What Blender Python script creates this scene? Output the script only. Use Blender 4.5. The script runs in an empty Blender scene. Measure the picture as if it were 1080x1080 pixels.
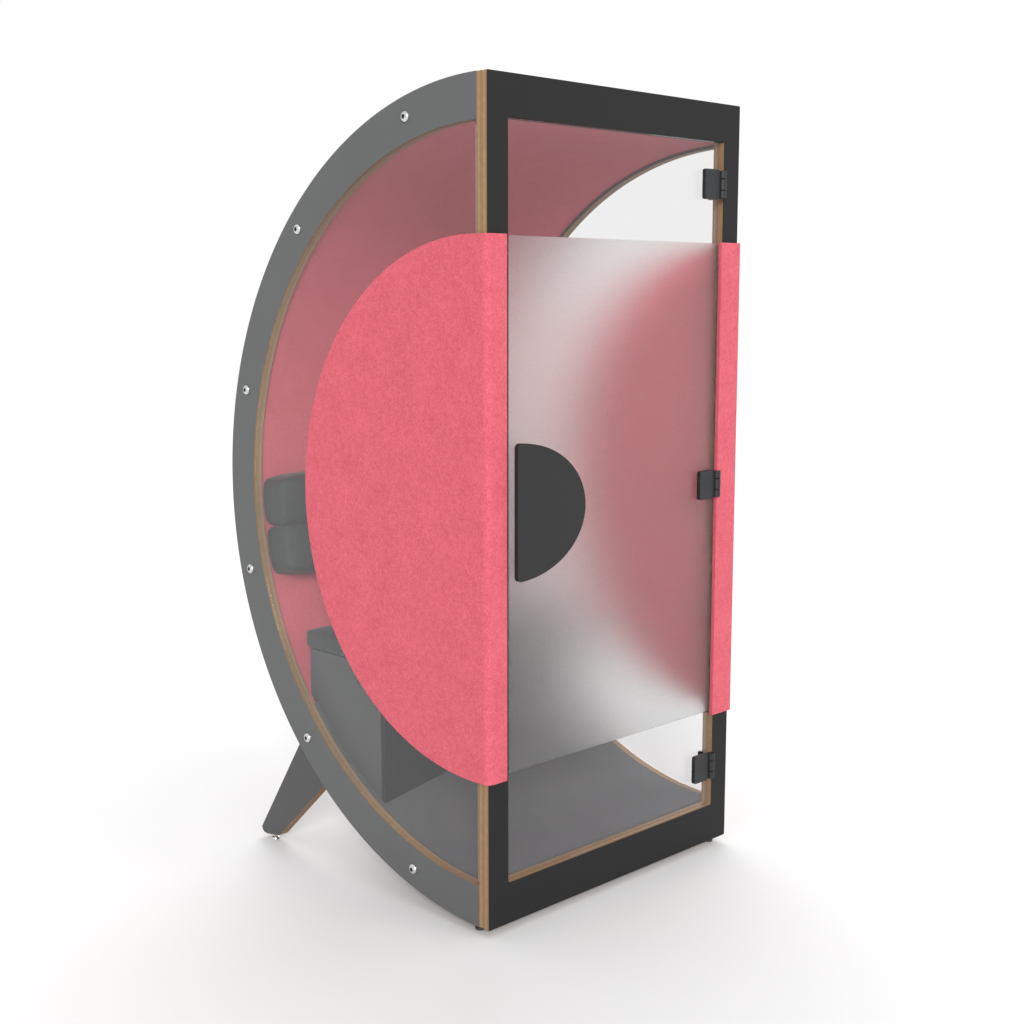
import bpy, bmesh, math, random
from mathutils import Vector, Matrix

random.seed(4)
S = bpy.context.scene
COL = S.collection
PI = math.pi

# ------------------------------------------------------------------ dimensions (metres)
W = 1.035            # width of the booth
H = 2.25             # height
FT = 0.0375          # thickness of the front frame
YC, ZC = 0.038, 1.125        # centre of the half-round sides
RO, RI = 1.125, 1.007        # outer and inner radius of the side frames
RT = 0.030                   # thickness of the side frames
RL = 1.016                   # radius of the inner lining
GROUND = -0.025

# ------------------------------------------------------------------ materials
def mat(name):
    m = bpy.data.materials.new(name); m.use_nodes = True
    nt = m.node_tree
    for n in list(nt.nodes): nt.nodes.remove(n)
    out = nt.nodes.new('ShaderNodeOutputMaterial')
    return m, nt, out

def N(nt, kind, **kw):
    n = nt.nodes.new(kind)
    for k, v in kw.items():
        if k in n.inputs: n.inputs[k].default_value = v
        else: setattr(n, k, v)
    return n

def ramp(nt, stops):
    r = nt.nodes.new('ShaderNodeValToRGB')
    e = r.color_ramp.elements
    while len(e) < len(stops): e.new(0.5)
    for k, (p, c) in zip(e, stops):
        k.position = p; k.color = (*c, 1)
    return r

def laminate(name, base, rough=0.45, spec=0.5):
    m, nt, out = mat(name)
    L = nt.links
    b = N(nt, 'ShaderNodeBsdfPrincipled')
    tc = N(nt, 'ShaderNodeTexCoord')
    n1 = N(nt, 'ShaderNodeTexNoise', Scale=3.0, Detail=5.0)
    n2 = N(nt, 'ShaderNodeTexNoise', Scale=420.0, Detail=2.0)
    L.new(tc.outputs['Object'], n1.inputs['Vector']); L.new(tc.outputs['Object'], n2.inputs['Vector'])
    r = ramp(nt, [(0.3, tuple(c * 0.95 for c in base)), (0.7, tuple(c * 1.05 for c in base))])
    L.new(n1.outputs['Fac'], r.inputs['Fac']); L.new(r.outputs['Color'], b.inputs['Base Color'])
    mr = N(nt, 'ShaderNodeMapRange')
    mr.inputs['To Min'].default_value = rough - 0.05; mr.inputs['To Max'].default_value = rough + 0.06
    L.new(n1.outputs['Fac'], mr.inputs['Value']); L.new(mr.outputs['Result'], b.inputs['Roughness'])
    b.inputs['Specular IOR Level'].default_value = spec
    bp = N(nt, 'ShaderNodeBump', Strength=0.03, Distance=0.0006)
    L.new(n2.outputs['Fac'], bp.inputs['Height']); L.new(bp.outputs['Normal'], b.inputs['Normal'])
    L.new(b.outputs[0], out.inputs['Surface'])
    return m

def felt(name, dark, light, grain=1.0):
    m, nt, out = mat(name)
    L = nt.links
    b = N(nt, 'ShaderNodeBsdfPrincipled', Roughness=0.95)
    b.inputs['Specular IOR Level'].default_value = 0.15
    b.inputs['Sheen Weight'].default_value = 0.18
    b.inputs['Sheen Roughness'].default_value = 0.45
    b.inputs['Sheen Tint'].default_value = (1, 0.62, 0.66, 1)
    tc = N(nt, 'ShaderNodeTexCoord')
    a = N(nt, 'ShaderNodeTexNoise', Scale=75.0 * grain, Detail=6.0, Roughness=0.72)
    f = N(nt, 'ShaderNodeTexNoise', Scale=240.0 * grain, Detail=4.0, Roughness=0.7)
    g = N(nt, 'ShaderNodeTexNoise', Scale=11.0, Detail=5.0, Roughness=0.6)
    # slightly smeared along one direction: matted fibres
    mp = N(nt, 'ShaderNodeMapping'); mp.inputs['Rotation'].default_value = (0.5, 0.7, 0.3); mp.inputs['Scale'].default_value = (1, 0.85, 0.8)
    L.new(tc.outputs['Object'], mp.inputs['Vector'])
    for t in (a, f): L.new(mp.outputs['Vector'], t.inputs['Vector'])
    L.new(tc.outputs['Object'], g.inputs['Vector'])
    ad = N(nt, 'ShaderNodeMath', operation='MULTIPLY_ADD'); ad.inputs[1].default_value = 0.52
    L.new(f.outputs['Fac'], ad.inputs[0])
    ml = N(nt, 'ShaderNodeMath', operation='MULTIPLY_ADD'); ml.inputs[1].default_value = 0.33
    ml2 = N(nt, 'ShaderNodeMath', operation='MULTIPLY'); ml2.inputs[1].default_value = 0.15
    L.new(g.outputs['Fac'], ml2.inputs[0]); L.new(a.outputs['Fac'], ml.inputs[0]); L.new(ml2.outputs[0], ml.inputs[2])
    L.new(ml.outputs[0], ad.inputs[2])
    r = ramp(nt, [(0.40, dark), (0.60, light)])
    L.new(ad.outputs[0], r.inputs['Fac']); L.new(r.outputs['Color'], b.inputs['Base Color'])
    bp = N(nt, 'ShaderNodeBump', Strength=0.35, Distance=0.002)
    L.new(f.outputs['Fac'], bp.inputs['Height']); L.new(bp.outputs['Normal'], b.inputs['Normal'])
    L.new(b.outputs[0], out.inputs['Surface'])
    return m

def plywood(name, axis, pitch, k=0.50):
    """edge of birch plywood: thin veneers of lighter and darker tan across `axis`"""
    m, nt, out = mat(name)
    L = nt.links
    b = N(nt, 'ShaderNodeBsdfPrincipled', Roughness=0.6)
    b.inputs['Specular IOR Level'].default_value = 0.15
    tc = N(nt, 'ShaderNodeTexCoord'); sp = N(nt, 'ShaderNodeSeparateXYZ')
    L.new(tc.outputs['Object'], sp.inputs[0])
    mu = N(nt, 'ShaderNodeMath', operation='MULTIPLY'); mu.inputs[1].default_value = 1.0 / pitch
    L.new(sp.outputs[axis], mu.inputs[0])
    wn = N(nt, 'ShaderNodeTexNoise', Scale=9.0, Detail=3.0)
    L.new(tc.outputs['Object'], wn.inputs['Vector'])
    ad = N(nt, 'ShaderNodeMath', operation='MULTIPLY_ADD'); ad.inputs[1].default_value = 0.35
    L.new(wn.outputs['Fac'], ad.inputs[0]); L.new(mu.outputs[0], ad.inputs[2])
    fr = N(nt, 'ShaderNodeMath', operation='FRACT'); L.new(ad.outputs[0], fr.inputs[0])
    r = ramp(nt, [(0.0, (.43*k, .255*k, .125*k)), (0.45, (.46*k, .28*k, .14*k)), (0.60, (.54*k, .35*k, .19*k)), (0.92, (.52*k, .335*k, .18*k)), (1.0, (.43*k, .255*k, .125*k))])
    L.new(fr.outputs[0], r.inputs['Fac'])
    gr = N(nt, 'ShaderNodeTexNoise', Scale=60.0, Detail=4.0)
    L.new(tc.outputs['Object'], gr.inputs['Vector'])
    mx = N(nt, 'ShaderNodeMix', data_type='RGBA', blend_type='MULTIPLY'); mx.inputs[0].default_value = 0.35
    gl = ramp(nt, [(0.3, (.6, .6, .6)), (0.7, (1, 1, 1))]); L.new(gr.outputs['Fac'], gl.inputs['Fac'])
    L.new(r.outputs['Color'], mx.inputs[6]); L.new(gl.outputs['Color'], mx.inputs[7])
    L.new(mx.outputs[2], b.inputs['Base Color'])
    L.new(b.outputs[0], out.inputs['Surface'])
    return m

def clear_glass(name, tint):
    m, nt, out = mat(name)
    L = nt.links
    t = N(nt, 'ShaderNodeBsdfTransparent'); t.inputs['Color'].default_value = (*tint, 1)
    g = N(nt, 'ShaderNodeBsdfGlossy', Roughness=0.02)
    # Schlick reflectance, the same on both faces of the thin sheet
    ge = N(nt, 'ShaderNodeNewGeometry')
    dp = N(nt, 'ShaderNodeVectorMath', operation='DOT_PRODUCT')
    L.new(ge.outputs['Normal'], dp.inputs[0]); L.new(ge.outputs['Incoming'], dp.inputs[1])
    ab = N(nt, 'ShaderNodeMath', operation='ABSOLUTE'); L.new(dp.outputs['Value'], ab.inputs[0])
    iv = N(nt, 'ShaderNodeMath', operation='SUBTRACT'); iv.inputs[0].default_value = 1; L.new(ab.outputs[0], iv.inputs[1])
    pw = N(nt, 'ShaderNodeMath', operation='POWER'); pw.inputs[1].default_value = 5; L.new(iv.outputs[0], pw.inputs[0])
    fr = N(nt, 'ShaderNodeMath', operation='MULTIPLY_ADD'); fr.inputs[1].default_value = .94; fr.inputs[2].default_value = .045
    L.new(pw.outputs[0], fr.inputs[0])
    mx = N(nt, 'ShaderNodeMixShader')
    L.new(fr.outputs[0], mx.inputs[0]); L.new(t.outputs[0], mx.inputs[1]); L.new(g.outputs[0], mx.inputs[2])
    L.new(mx.outputs[0], out.inputs['Surface'])
    return m

def frosted(name):
    m, nt, out = mat(name)
    L = nt.links
    tc = N(nt, 'ShaderNodeTexCoord')
    n = N(nt, 'ShaderNodeTexNoise', Scale=150.0, Detail=2.0, Roughness=0.7)
    L.new(tc.outputs['Object'], n.inputs['Vector'])
    r = N(nt, 'ShaderNodeBsdfRefraction', Roughness=FROST_ROUGH, IOR=1.42)
    cr = ramp(nt, [(0.36, (.955, .955, .955)), (0.56, (1, 1, 1))])
    L.new(n.outputs['Fac'], cr.inputs['Fac']); L.new(cr.outputs['Color'], r.inputs['Color'])
    d = N(nt, 'ShaderNodeBsdfDiffuse'); d.inputs['Color'].default_value = (.8, .8, .8, 1)
    tl = N(nt, 'ShaderNodeBsdfTranslucent'); tl.inputs['Color'].default_value = (.85, .85, .85, 1)
    dm = N(nt, 'ShaderNodeMixShader'); dm.inputs[0].default_value = 0.55
    L.new(d.outputs[0], dm.inputs[1]); L.new(tl.outputs[0], dm.inputs[2])
    mr = N(nt, 'ShaderNodeMapRange'); mr.inputs['To Min'].default_value = FROST_DIFF - 0.10; mr.inputs['To Max'].default_value = FROST_DIFF + 0.10
    L.new(n.outputs['Fac'], mr.inputs['Value'])
    mx = N(nt, 'ShaderNodeMixShader')
    L.new(mr.outputs[0], mx.inputs[0]); L.new(r.outputs[0], mx.inputs[1]); L.new(dm.outputs[0], mx.inputs[2])
    L.new(mx.outputs[0], out.inputs['Surface'])
    return m

def simple(name, col, rough, metal=0.0, spec=0.5, nscale=40.0, var=1.0):
    m, nt, out = mat(name)
    L = nt.links
    b = N(nt, 'ShaderNodeBsdfPrincipled', Roughness=rough, Metallic=metal)
    b.inputs['Specular IOR Level'].default_value = spec
    tc = N(nt, 'ShaderNodeTexCoord'); n = N(nt, 'ShaderNodeTexNoise', Scale=nscale, Detail=4.0)
    L.new(tc.outputs['Object'], n.inputs['Vector'])
    r = ramp(nt, [(0.3, tuple(c * (1 - .12 * var) for c in col)), (0.7, tuple(min(1, c * (1 + .1 * var)) for c in col))])
    L.new(n.outputs['Fac'], r.inputs['Fac']); L.new(r.outputs['Color'], b.inputs['Base Color'])
    L.new(b.outputs[0], out.inputs['Surface'])
    return m

FILL_STRIP = 4.6
FROST_ROUGH, FROST_DIFF = 0.43, 0.060
M = {}
M['black'] = laminate('charcoal_laminate', (.011, .011, .011), 0.6, 0.18)
M['grey'] = laminate('grey_laminate', (.076, .079, .078), 0.45, 0.35)
M['dark'] = laminate('dark_grey_laminate', (.052, .053, .053), 0.5, 0.35)
M['bench'] = laminate('bench_laminate', (.048, .050, .051), 0.5, 0.3)
M['panel'] = laminate('bench_front_laminate', (.012, .012, .012), 0.6, 0.15)
M['handle'] = laminate('handle_laminate', (.017, .017, .017), 0.55, 0.22)
M['ply_y'] = plywood('plywood_edge_across_depth', 1, 0.0187)
M['ply_x'] = plywood('plywood_edge_across_width', 0, 0.0150)
M['felt'] = felt('pink_felt', (.395, .062, .086), (.535, .104, .134))
M['felt_in_lit'] = felt('pink_felt_brightened_inside', (.80, .128, .165), (.92, .172, .212))  # same felt in a lighter colour, painting extra light onto the inner faces
M['shell'] = felt('dusky_pink_shell', (.17, .075, .085), (.26, .11, .125))
M['lining'] = felt('pink_lining_fabric', (.385, .072, .092), (.505, .101, .128), 1.6)
M['cushion'] = felt('dark_grey_upholstery', (.012, .014, .014), (.028, .032, .032), 1.5)
for n in M['cushion'].node_tree.nodes:
    if n.type == 'BSDF_PRINCIPLED': n.inputs['Sheen Tint'].default_value = (.6, .65, .65, 1); n.inputs['Roughness'].default_value = .6; n.inputs['Specular IOR Level'].default_value = .32
M['carpet'] = felt('dark_grey_carpet', (.056, .057, .060), (.082, .084, .088), 1.2)
for n in M['carpet'].node_tree.nodes:
    if n.type == 'BSDF_PRINCIPLED': n.inputs['Sheen Tint'].default_value = (.7, .7, .75, 1)
M['glass'] = clear_glass('clear_acrylic', (.984, .986, .986))
M['frost'] = frosted('frosted_film')
M['metal'] = simple('polished_steel', (.62, .62, .62), 0.16, 1.0)
M['socket'] = simple('socket_recess', (.05, .05, .05), 0.4)
M['hinge'] = simple('black_hinge_plastic', (.012, .013, .014), 0.45, 0.0, 0.35)
M['rubber'] = simple('black_rubber', (.02, .02, .02), 0.7)
M['seal'] = simple('pale_edge_seal', (.16, .14, .12), 0.5)
M['floor'] = simple('white_studio_floor', (.60, .60, .60), 0.9, 0, 0.05, 0.5, 0.03)

# ------------------------------------------------------------------ mesh helpers
def link(name, bm, mats, parent=None, smooth=30, bevel=None, seg=2, loc=(0, 0, 0)):
    bmesh.ops.recalc_face_normals(bm, faces=bm.faces)
    me = bpy.data.meshes.new(name); bm.to_mesh(me); bm.free()
    for m in (mats if isinstance(mats, (list, tuple)) else [mats]): me.materials.append(m)
    for p in me.polygons: p.use_smooth = True
    me.set_sharp_from_angle(angle=math.radians(smooth))
    o = bpy.data.objects.new(name, me); COL.objects.link(o)
    o.location = loc
    if parent: o.parent = parent
    if bevel:
        b = o.modifiers.new('bevel', 'BEVEL'); b.width = bevel; b.segments = seg
        b.limit_method = 'ANGLE'; b.angle_limit = math.radians(40); b.use_clamp_overlap = True
    return o

def prism(bm, poly, place, t0, t1, cap=0, side=0):
    """extrude a 2-D polygon; place(u, v, t) gives the 3-D point"""
    a = [bm.verts.new(place(u, v, t0)) for u, v in poly]
    b = [bm.verts.new(place(u, v, t1)) for u, v in poly]
    fs = [bm.faces.new(a), bm.faces.new(b[::-1])]
    for f in fs: f.material_index = cap
    n = len(poly)
    for i in range(n):
        f = bm.faces.new((a[i], b[i], b[(i + 1) % n], a[(i + 1) % n])); f.material_index = side

def loop_prism(bm, outer, inner, place, t0, t1, closed, cap=0, side_o=1, side_i=1, side_e=1):
    """a frame or an arc band between two matching outlines"""
    n = len(outer)
    V = {}
    for key, pts in (('o', outer), ('i', inner)):
        for t in (0, 1):
            V[key, t] = [bm.verts.new(place(u, v, (t0, t1)[t])) for u, v in pts]
    rng = range(n if closed else n - 1)
    for i in rng:
        j = (i + 1) % n
        for t in (0, 1):
            f = bm.faces.new((V['o', t][i], V['o', t][j], V['i', t][j], V['i', t][i])); f.material_index = cap
        f = bm.faces.new((V['o', 0][i], V['o', 0][j], V['o', 1][j], V['o', 1][i])); f.material_index = side_o
        f = bm.faces.new((V['i', 0][i], V['i', 0][j], V['i', 1][j], V['i', 1][i])); f.material_index = side_i
    if not closed:
        for i in (0, n - 1):
            f = bm.faces.new((V['o', 0][i], V['o', 1][i], V['i', 1][i], V['i', 0][i])); f.material_index = side_e

def box(bm, a, b, mi=0):
    v = [bm.verts.new((x, y, z)) for z in (a[2], b[2]) for y in (a[1], b[1]) for x in (a[0], b[0])]
    for q in ((0, 1, 3, 2), (4, 5, 7, 6), (0, 1, 5, 4), (2, 3, 7, 6), (0, 2, 6, 4), (1, 3, 7, 5)):
        f = bm.faces.new([v[k] for k in q]); f.material_index = mi

def lathe(bm, prof, centre, axis, n=28, mi=0):
    """revolve (r, h) pairs about `axis` through centre"""
    ax = Vector(axis).normalized(); u = ax.orthogonal().normalized(); w = ax.cross(u); c = Vector(centre)
    rows = []
    for r, h in prof:
        if r < 1e-6: rows.append([bm.verts.new(c + ax * h)])
        else: rows.append([bm.verts.new(c + ax * h + (u * math.cos(2*PI*k/n) + w * math.sin(2*PI*k/n)) * r) for k in range(n)])
    for p, q in zip(rows, rows[1:]):
        for k in range(n):
            j = (k + 1) % n
            if len(p) == 1 and len(q) == 1: continue
            if len(p) == 1: f = bm.faces.new((p[0], q[k], q[j]))
            elif len(q) == 1: f = bm.faces.new((p[k], p[j], q[0]))
            else: f = bm.faces.new((p[k], p[j], q[j], q[k]))
            f.material_index = mi

def arc(R, a0, a1, n, yc=YC, zc=ZC):
    return [(yc + R * math.cos(math.radians(a0 + (a1 - a0) * k / n)), zc + R * math.sin(math.radians(a0 + (a1 - a0) * k / n))) for k in range(n + 1)]

YZ = lambda u, v, t: (t, u, v)          # outline in depth/height, extruded along the width
XZ = lambda u, v, t: (u, t, v)          # outline in width/height, extruded along the depth

# ------------------------------------------------------------------ the booth
booth = bpy.data.objects.new('phone_booth', None); COL.objects.link(booth)
booth.empty_display_size = 0.2
booth['label'] = 'half-round pink felt and dark grey phone booth with frosted glass door, standing on white floor'
booth['category'] = 'booth'

# front frame: charcoal faces, plywood edges
IL, IR, IT, IB = 0.0745, 0.0735, 0.1085, 0.117
def rrect(x0, x1, z0, z1, r, n=4):
    pts = []
    for cx, cz, a in ((x1 - r, z1 - r, 0), (x0 + r, z1 - r, 90), (x0 + r, z0 + r, 180), (x1 - r, z0 + r, 270)):
        for k in range(n + 1):
            t = math.radians(a + 90 * k / n); pts.append((cx + r * math.cos(t), cz + r * math.sin(t)))
    return pts
bm = bmesh.new()
loop_prism(bm, rrect(0, W, 0, H, .004), rrect(IL, W - IR, IB, H - IT, .006), XZ, 0, FT, True)
for f in bm.faces:            # plywood underside of the top rail coloured charcoal: its shade painted in
    if f.material_index == 1 and all(abs(v.co.z - (H - IT)) < .003 for v in f.verts): f.material_index = 0
link('front_frame', bm, [M['black'], M['ply_y']], booth, bevel=.0005)

# half-round side frames with their bolts
def side_frame(x0, x1):
    bm = bmesh.new()
    loop_prism(bm, arc(RO, 90, -90, 128), arc(RI, 90, -90, 128), YZ, x0, x1, False)
    return link('side_frame', bm, [M['grey'], M['ply_x']], booth, bevel=.0006)
sf_a = side_frame(0.0, RT)
sf_b = side_frame(W - RT, W)

bolt_src = None
for i, a in enumerate((75.3, 45.2, 15.4, -14.8, -45.1, -75.4)):
    c = Vector((0, YC + 1.071 * math.cos(math.radians(a)), ZC + 1.071 * math.sin(math.radians(a))))
    if bolt_src is None:
        bm = bmesh.new()
        lathe(bm, [(.0150, .0), (.0150, -.0025), (.0142, -.0045), (.0118, -.0072), (.0085, -.0088), (.0062, -.0091)], (0, 0, 0), (1, 0, 0), 32, 0)
        lathe(bm, [(.0062, -.0091), (.0060, -.002), (0, -.002)], (0, 0, 0), (1, 0, 0), 6, 1)
        bolt_src = link('bolt', bm, [M['metal'], M['socket']], sf_a, loc=c)
    else:
        b = bolt_src.copy(); COL.objects.link(b); b.parent = sf_a; b.location = c

# curved lining inside, felt shell outside
def arc_sheet(name, r0, r1, a0, a1, x0, x1, m, n=110, bevel=None):
    bm = bmesh.new()
    loop_prism(bm, arc(r1, a0, a1, n), arc(r0, a0, a1, n), YZ, x0, x1, False, 0, 0, 0, 0)
    return link(name, bm, m, booth, bevel=bevel)
arc_sheet('curved_lining', RL, RL + .022, 89.9, -89.9, RT, W - RT, M['lining'])
arc_sheet('outer_shell', 1.100, 1.119, 89.9, -89.9, RT, W - RT, M['shell'])
arc_sheet('floor_carpet', RL - .013, RL - .002, -40.8, -89.8, RT, W - RT, M['carpet'], 60)

# clear half-round side windows with a pale seal along the front edge
def side_window(x0, x1, xs):
    bm = bmesh.new()
    prism(bm, arc(RI - .002, 89.7, -89.7, 96), YZ, x0, x1)
    o = link('side_window', bm, M['glass'], booth)
    bm = bmesh.new(); box(bm, (min(xs), YC + .001, ZC - RI + .012), (max(xs), YC + .0045, ZC + RI - .012))
    link('seal', bm, M['seal'], o, bevel=.001)
    return o
side_window(.001, .006, (.0003, .0070))
side_window(W - .006, W - .001, (W - .0070, W - .0003))

# felt panels: half discs on the side windows that wrap round onto the front frame
def felt_panel(xf, mirror, name='felt_panel'):
    R, yc, zc, th, cr = 0.7195, 0.046, 1.131, 0.013, 0.020
    lo = 0.0125          # how far the outer face stands off the booth
    bm = bmesh.new()
    rows, NZ = [], 150
    for k in range(NZ + 1):
        t = -PI / 2 + PI * k / NZ
        z = zc + R * math.sin(t); ye = yc + R * math.cos(t)
        prof = []
        for q in range(7): prof.append((xf + (-lo + cr - xf) * q / 6, -lo))
        for q in range(1, 7):
            a = math.radians(90 * q / 6); prof.append((-lo + cr - cr * math.sin(a), -lo + cr - cr * math.cos(a)))
        y0 = -lo + cr
        for q in range(1, 41): prof.append((-lo, y0 + (ye - y0) * q / 40))
        rows.append([bm.verts.new((W - x if mirror else x, y, z)) for x, y in prof])
    for a, b in zip(rows, rows[1:]):
        for q in range(len(a) - 1): bm.faces.new((a[q], a[q + 1], b[q + 1], b[q]))
    bmesh.ops.recalc_face_normals(bm, faces=bm.faces)
    # the sheet's normals must point outwards (away from the booth)
    f = max(bm.faces, key=lambda f: abs(f.normal.x))
    if (f.normal.x > 0) != bool(mirror): bmesh.ops.reverse_faces(bm, faces=bm.faces)
    me = bpy.data.meshes.new(name); bm.to_mesh(me); bm.free()
    me.materials.append(M['felt']); me.materials.append(M['felt_in_lit'])
    for p in me.polygons: p.use_smooth = True
    o = bpy.data.objects.new(name, me); COL.objects.link(o); o.parent = booth
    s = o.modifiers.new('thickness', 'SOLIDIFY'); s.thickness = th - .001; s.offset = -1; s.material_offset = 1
    b = o.modifiers.new('round', 'BEVEL'); b.width = .004; b.segments = 3; b.limit_method = 'ANGLE'; b.angle_limit = math.radians(50)
    return o
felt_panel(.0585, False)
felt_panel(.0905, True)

# ------------------------------------------------------------------ glass door
bm = bmesh.new()
DX0, DX1, DZ0, DZ1 = IL + .002, W - IR - .002, IB + .002, H - IT - .002
box(bm, (DX0, .006, DZ0), (DX1, .012, DZ1))
door = link('door', bm, M['glass'], booth)
bm = bmesh.new()
box(bm, (DX0 + .0005, .0015, .424), (DX1 - .0005, .0045, 1.848))
link('frosted_film', bm, M['frost'], door)
# handle: a half-moon plate standing off the glass
HX, HZ, HA, HB, HR = .0775, 1.1335, .2565, .1825, .012
pts = []
for k in range(49):
    t = math.radians(-88 + 176 * k / 48); pts.append((HX + HA * math.cos(t), HZ + HB * math.sin(t)))
for cz, a0 in ((HZ + HB - HR - .0005, 95), (HZ - HB + HR + .0005, 180)):
    for k in range(6):
        t = math.radians(a0 + 85 * k / 5); pts.append((HX + HR - .002 + HR * math.cos(t) - .0, cz + HR * math.sin(t)))
bm = bmesh.new(); prism(bm, pts, XZ, -.036, -.022)
hd = link('handle', bm, M['handle'], door, bevel=.0015)
for dz in (-.1, .1):
    bm = bmesh.new(); lathe(bm, [(0, 0), (.012, 0), (.012, .0225), (0, .0225)], (HX + .05, -.0225, HZ + dz), (0, 1, 0), 24)
    link('handle_spacer', bm, M['hinge'], hd)
# hinges
hsrc = None
for z0 in (1.974, 1.090, .207):
    if hsrc is None:
        bm = bmesh.new()
        HX0, HX1, HH = .864, .928, .086
        prism(bm, rrect(HX0, HX1, 0, HH, .007), XZ, -.0115, .001)
        prism(bm, rrect(HX0 + .060, HX1 + .002, 0, HH, .007), XZ, .0125, .022)
        hinge_plate = bm
        hsrc = link('hinge', bm, M['hinge'], door, bevel=.002, loc=(0, 0, z0))
        bm = bmesh.new()
        x = .945
        for a, b in ((.004, .026), (.0275, .059), (.0605, .083)):
            lathe(bm, [(0, a), (.0110, a), (.0120, a + .001), (.0120, b - .001), (.0110, b), (0, b)], (x, -.0100, 0), (0, 0, 1), 24)
        prism(bm, rrect(.928, x, .004, .083, .002), XZ, -.0105, .0005)
        kn = link('knuckle', bm, M['hinge'], hsrc)
    else:
        h = hsrc.copy(); COL.objects.link(h); h.parent = door; h.location = (0, 0, z0)
        q = kn.copy(); COL.objects.link(q); q.parent = h

# ------------------------------------------------------------------ bench and back rest
YB, YF0, YF1, ZS = .832, .498, .640, .632
XB0, XB1 = .042, .992
def curve_z(y, R=RL + .002): return ZC - math.sqrt(R * R - (y - YC) ** 2)
bm = bmesh.new()
secs = []
for x, yf in ((XB0, YF0), (XB1, YF1)):
    low = [(yf + (YB - yf) * k / 14, curve_z(yf + (YB - yf) * k / 14)) for k in range(15)]
    secs.append([bm.verts.new((x, y, z)) for y, z in low + [(YB, ZS), (yf, ZS)]])
a, b = secs
bm.faces.new(a); bm.faces.new(b[::-1])
for i in range(len(a)):
    j = (i + 1) % len(a); bm.faces.new((a[i], b[i], b[j], a[j]))
bench = link('bench', bm, M['bench'], booth, bevel=.002)

def soft_box(a, b, r, bulge, cuts=7, shear=None):
    """an upholstered block: rounded edges and slightly swollen faces"""
    bm = bmesh.new(); bmesh.ops.create_cube(bm, size=2.0)
    bmesh.ops.subdivide_edges(bm, edges=bm.edges, cuts=cuts, use_grid_fill=True)
    hx = [(b[i] - a[i]) / 2 for i in range(3)]; c = [(b[i] + a[i]) / 2 for i in range(3)]
    for v in bm.verts:
        p = [v.co[i] * hx[i] for i in range(3)]
        inn = [max(-(hx[i] - r), min(hx[i] - r, p[i])) for i in range(3)]
        d = Vector([p[i] - inn[i] for i in range(3)])
        if d.length > 1e-9:
            m = max(abs(q) for q in d)
            d = d.normalized() * m
        q = Vector(inn) + d
        for i in range(3):
            o1, o2 = (i + 1) % 3, (i + 2) % 3
            if abs(v.co[i]) > .999:
                q[i] += math.copysign(bulge, v.co[i]) * (1 - v.co[o1] ** 2) * (1 - v.co[o2] ** 2)
        v.co = Vector(c) + q
        if shear: v.co = Vector(shear(v.co))
    return bm
def skew(p):
    t = (p.x - XB0) / (XB1 - XB0); f = (YB - p.y) / (YB - YF0)
    return (p.x, p.y + (YF1 - YF0) * t * max(0, f), p.z)
bm = bmesh.new()
vs = [[bm.verts.new((x, y - d, z)) for x, y, z in ((XB0 + .001, YF0, curve_z(YF0) - .003), (XB1, YF1, curve_z(YF1) - .003), (XB1, YF1, ZS - .001), (XB0 + .001, YF0, ZS - .001))] for d in (.003, .015)]
bm.faces.new(vs[0]); bm.faces.new(vs[1][::-1])
for i in range(4):
    j = (i + 1) % 4; bm.faces.new((vs[0][i], vs[1][i], vs[1][j], vs[0][j]))
link('front_panel', bm, M['panel'], bench, bevel=.001)
bm = soft_box((XB0 - .010, YF0 - .016, ZS + .001), (XB1 + .006, YB + .012, ZS + .060), .014, .003, 14, skew)
link('seat_cushion', bm, M['cushion'], bench, smooth=60)

# two bolsters along the curved back
def bolster(name, yb, z0, z1, depth, tilt):
    bm = soft_box((XB0 + .004, -depth, -(z1 - z0) / 2), (XB1 - .004, 0, (z1 - z0) / 2), .026, .014, 15)
    bmesh.ops.rotate(bm, verts=bm.verts, cent=(0, 0, 0), matrix=Matrix.Rotation(tilt, 3, 'X'))
    bmesh.ops.translate(bm, verts=bm.verts, vec=(0, yb, (z0 + z1) / 2))
    return link('back_bolster', bm, M['cushion'], booth, smooth=60)
bolster('a', 1.074, .980, 1.137, .128, math.radians(-4))
bolster('b', 1.052, .822, .982, .128, math.radians(-13))

# ------------------------------------------------------------------ legs and feet
def foot(x, y, parent, z1=.004):
    bm = bmesh.new()
    lathe(bm, [(0, GROUND + .0005), (.0125, GROUND + .0005), (.0140, GROUND + .003), (.0125, GROUND + .008), (.008, GROUND + .010), (.008, z1), (0, z1)], (x, y, 0), (0, 0, 1), 24)
    return link('foot', bm, M['metal'] if parent is not booth else M['rubber'], parent)
def leg(x0, x1):
    def on_arc(a): return (YC + (RO - .001) * math.cos(math.radians(a)), ZC + (RO - .001) * math.sin(math.radians(a)))
    a_top = math.degrees(math.asin((.346 - ZC) / RO)); a_low = -52.2
    top = [on_arc(a_top + (a_low - a_top) * k / 12) for k in range(13)]
    low = [(.975, .006), (.983, .001), (.995, -.002), (1.046, -.010), (1.061, -.009), (1.070, -.002), (1.074, .008)]
    bm = bmesh.new(); prism(bm, top + low, YZ, x0, x1, 0, 1)
    o = link('leg', bm, [M['dark'], M['ply_x']], booth, bevel=.001)
    foot((x0 + x1) / 2, 1.022, o, -.004)
    return o
leg(.016, .048)
leg(W - .048, W - .016)
for x in (.034, W - .030): foot(x, .070 if x < .5 else .040, booth)

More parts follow.
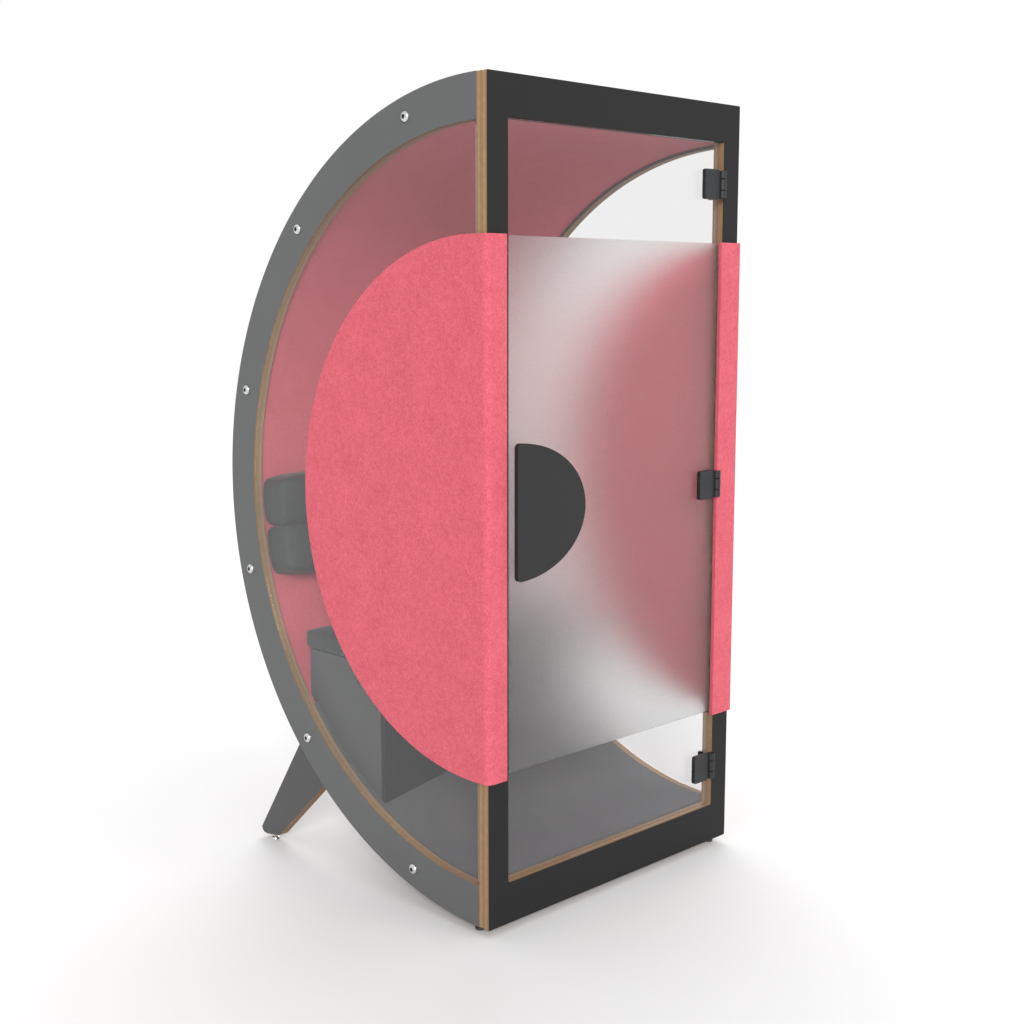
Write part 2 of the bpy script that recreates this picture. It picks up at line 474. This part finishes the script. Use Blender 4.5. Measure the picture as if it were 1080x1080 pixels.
# ------------------------------------------------------------------ floor
bm = bmesh.new()
v = [bm.verts.new((x, y, 0)) for x, y in ((-13, -13), (15, -13), (15, 15), (-13, 15))]
bm.faces.new(v)
fl = link('floor', bm, M['floor'], loc=(0, 0, GROUND)); fl['kind'] = 'structure'

# ------------------------------------------------------------------ light
w = bpy.data.worlds.new('World'); S.world = w; w.use_nodes = True
bg = w.node_tree.nodes['Background']
bg.inputs['Color'].default_value = (1, 1, 1, 1); bg.inputs['Strength'].default_value = 1.0
def area(name, loc, target, size, power):
    l = bpy.data.lights.new(name, 'AREA'); l.shape = 'DISK'; l.size = size; l.energy = power
    o = bpy.data.objects.new(name, l); COL.objects.link(o); o.location = loc
    d = Vector(target) - Vector(loc); o.rotation_euler = d.to_track_quat('-Z', 'Y').to_euler()
    return o
KD = 150.0
def far_lamp(name, d, e, ratio):
    # e: radiance it gives a white surface that faces it
    d = Vector(d).normalized() * KD
    return area(name, d, (.5, .5, .8), KD * ratio, e * PI * PI * KD * KD)
far_lamp('softbox_key', (-.62, -.66, .38), 0.95, .30)
far_lamp('softbox_front', (.35, -.85, .42), 0.20, .45)
far_lamp('softbox_back', (.50, .45, .74), 0.60, .80)
# added fill lamp, out of view behind the top rail, brightening the interior
ls = bpy.data.lights.new('interior_fill', 'AREA'); ls.shape = 'RECTANGLE'; ls.size = .60; ls.size_y = .012; ls.energy = FILL_STRIP; ls.spread = math.radians(150)
lo = bpy.data.objects.new('interior_fill', ls); COL.objects.link(lo); lo.location = (W / 2, .047, 2.1450)

# ------------------------------------------------------------------ camera
cam = bpy.data.cameras.new('camera'); co = bpy.data.objects.new('camera', cam); COL.objects.link(co)
co.location = (-2.5842, -2.7193, 1.6943)
ya, pi_ = 0.7767, -0.146
fw = Vector((math.sin(ya) * math.cos(pi_), math.cos(ya) * math.cos(pi_), math.sin(pi_)))
co.rotation_euler = fw.to_track_quat('-Z', 'Y').to_euler()
cam.sensor_width = 36; cam.lens = 36 * 1549.05 / 1080
cam.clip_start = .05; cam.clip_end = 500
S.camera = co

S.view_settings.view_transform = 'Standard'; S.view_settings.look = 'None'
S.view_settings.exposure = 0.0; S.view_settings.gamma = 1.0; S.view_settings.use_curve_mapping = False
S.render.engine = 'CYCLES'
S.cycles.use_denoising = True
S.cycles.max_bounces = 14; S.cycles.transparent_max_bounces = 16; S.cycles.transmission_bounces = 10
S.cycles.caustics_refractive = True; S.cycles.caustics_reflective = True
S.cycles.sample_clamp_indirect = 10
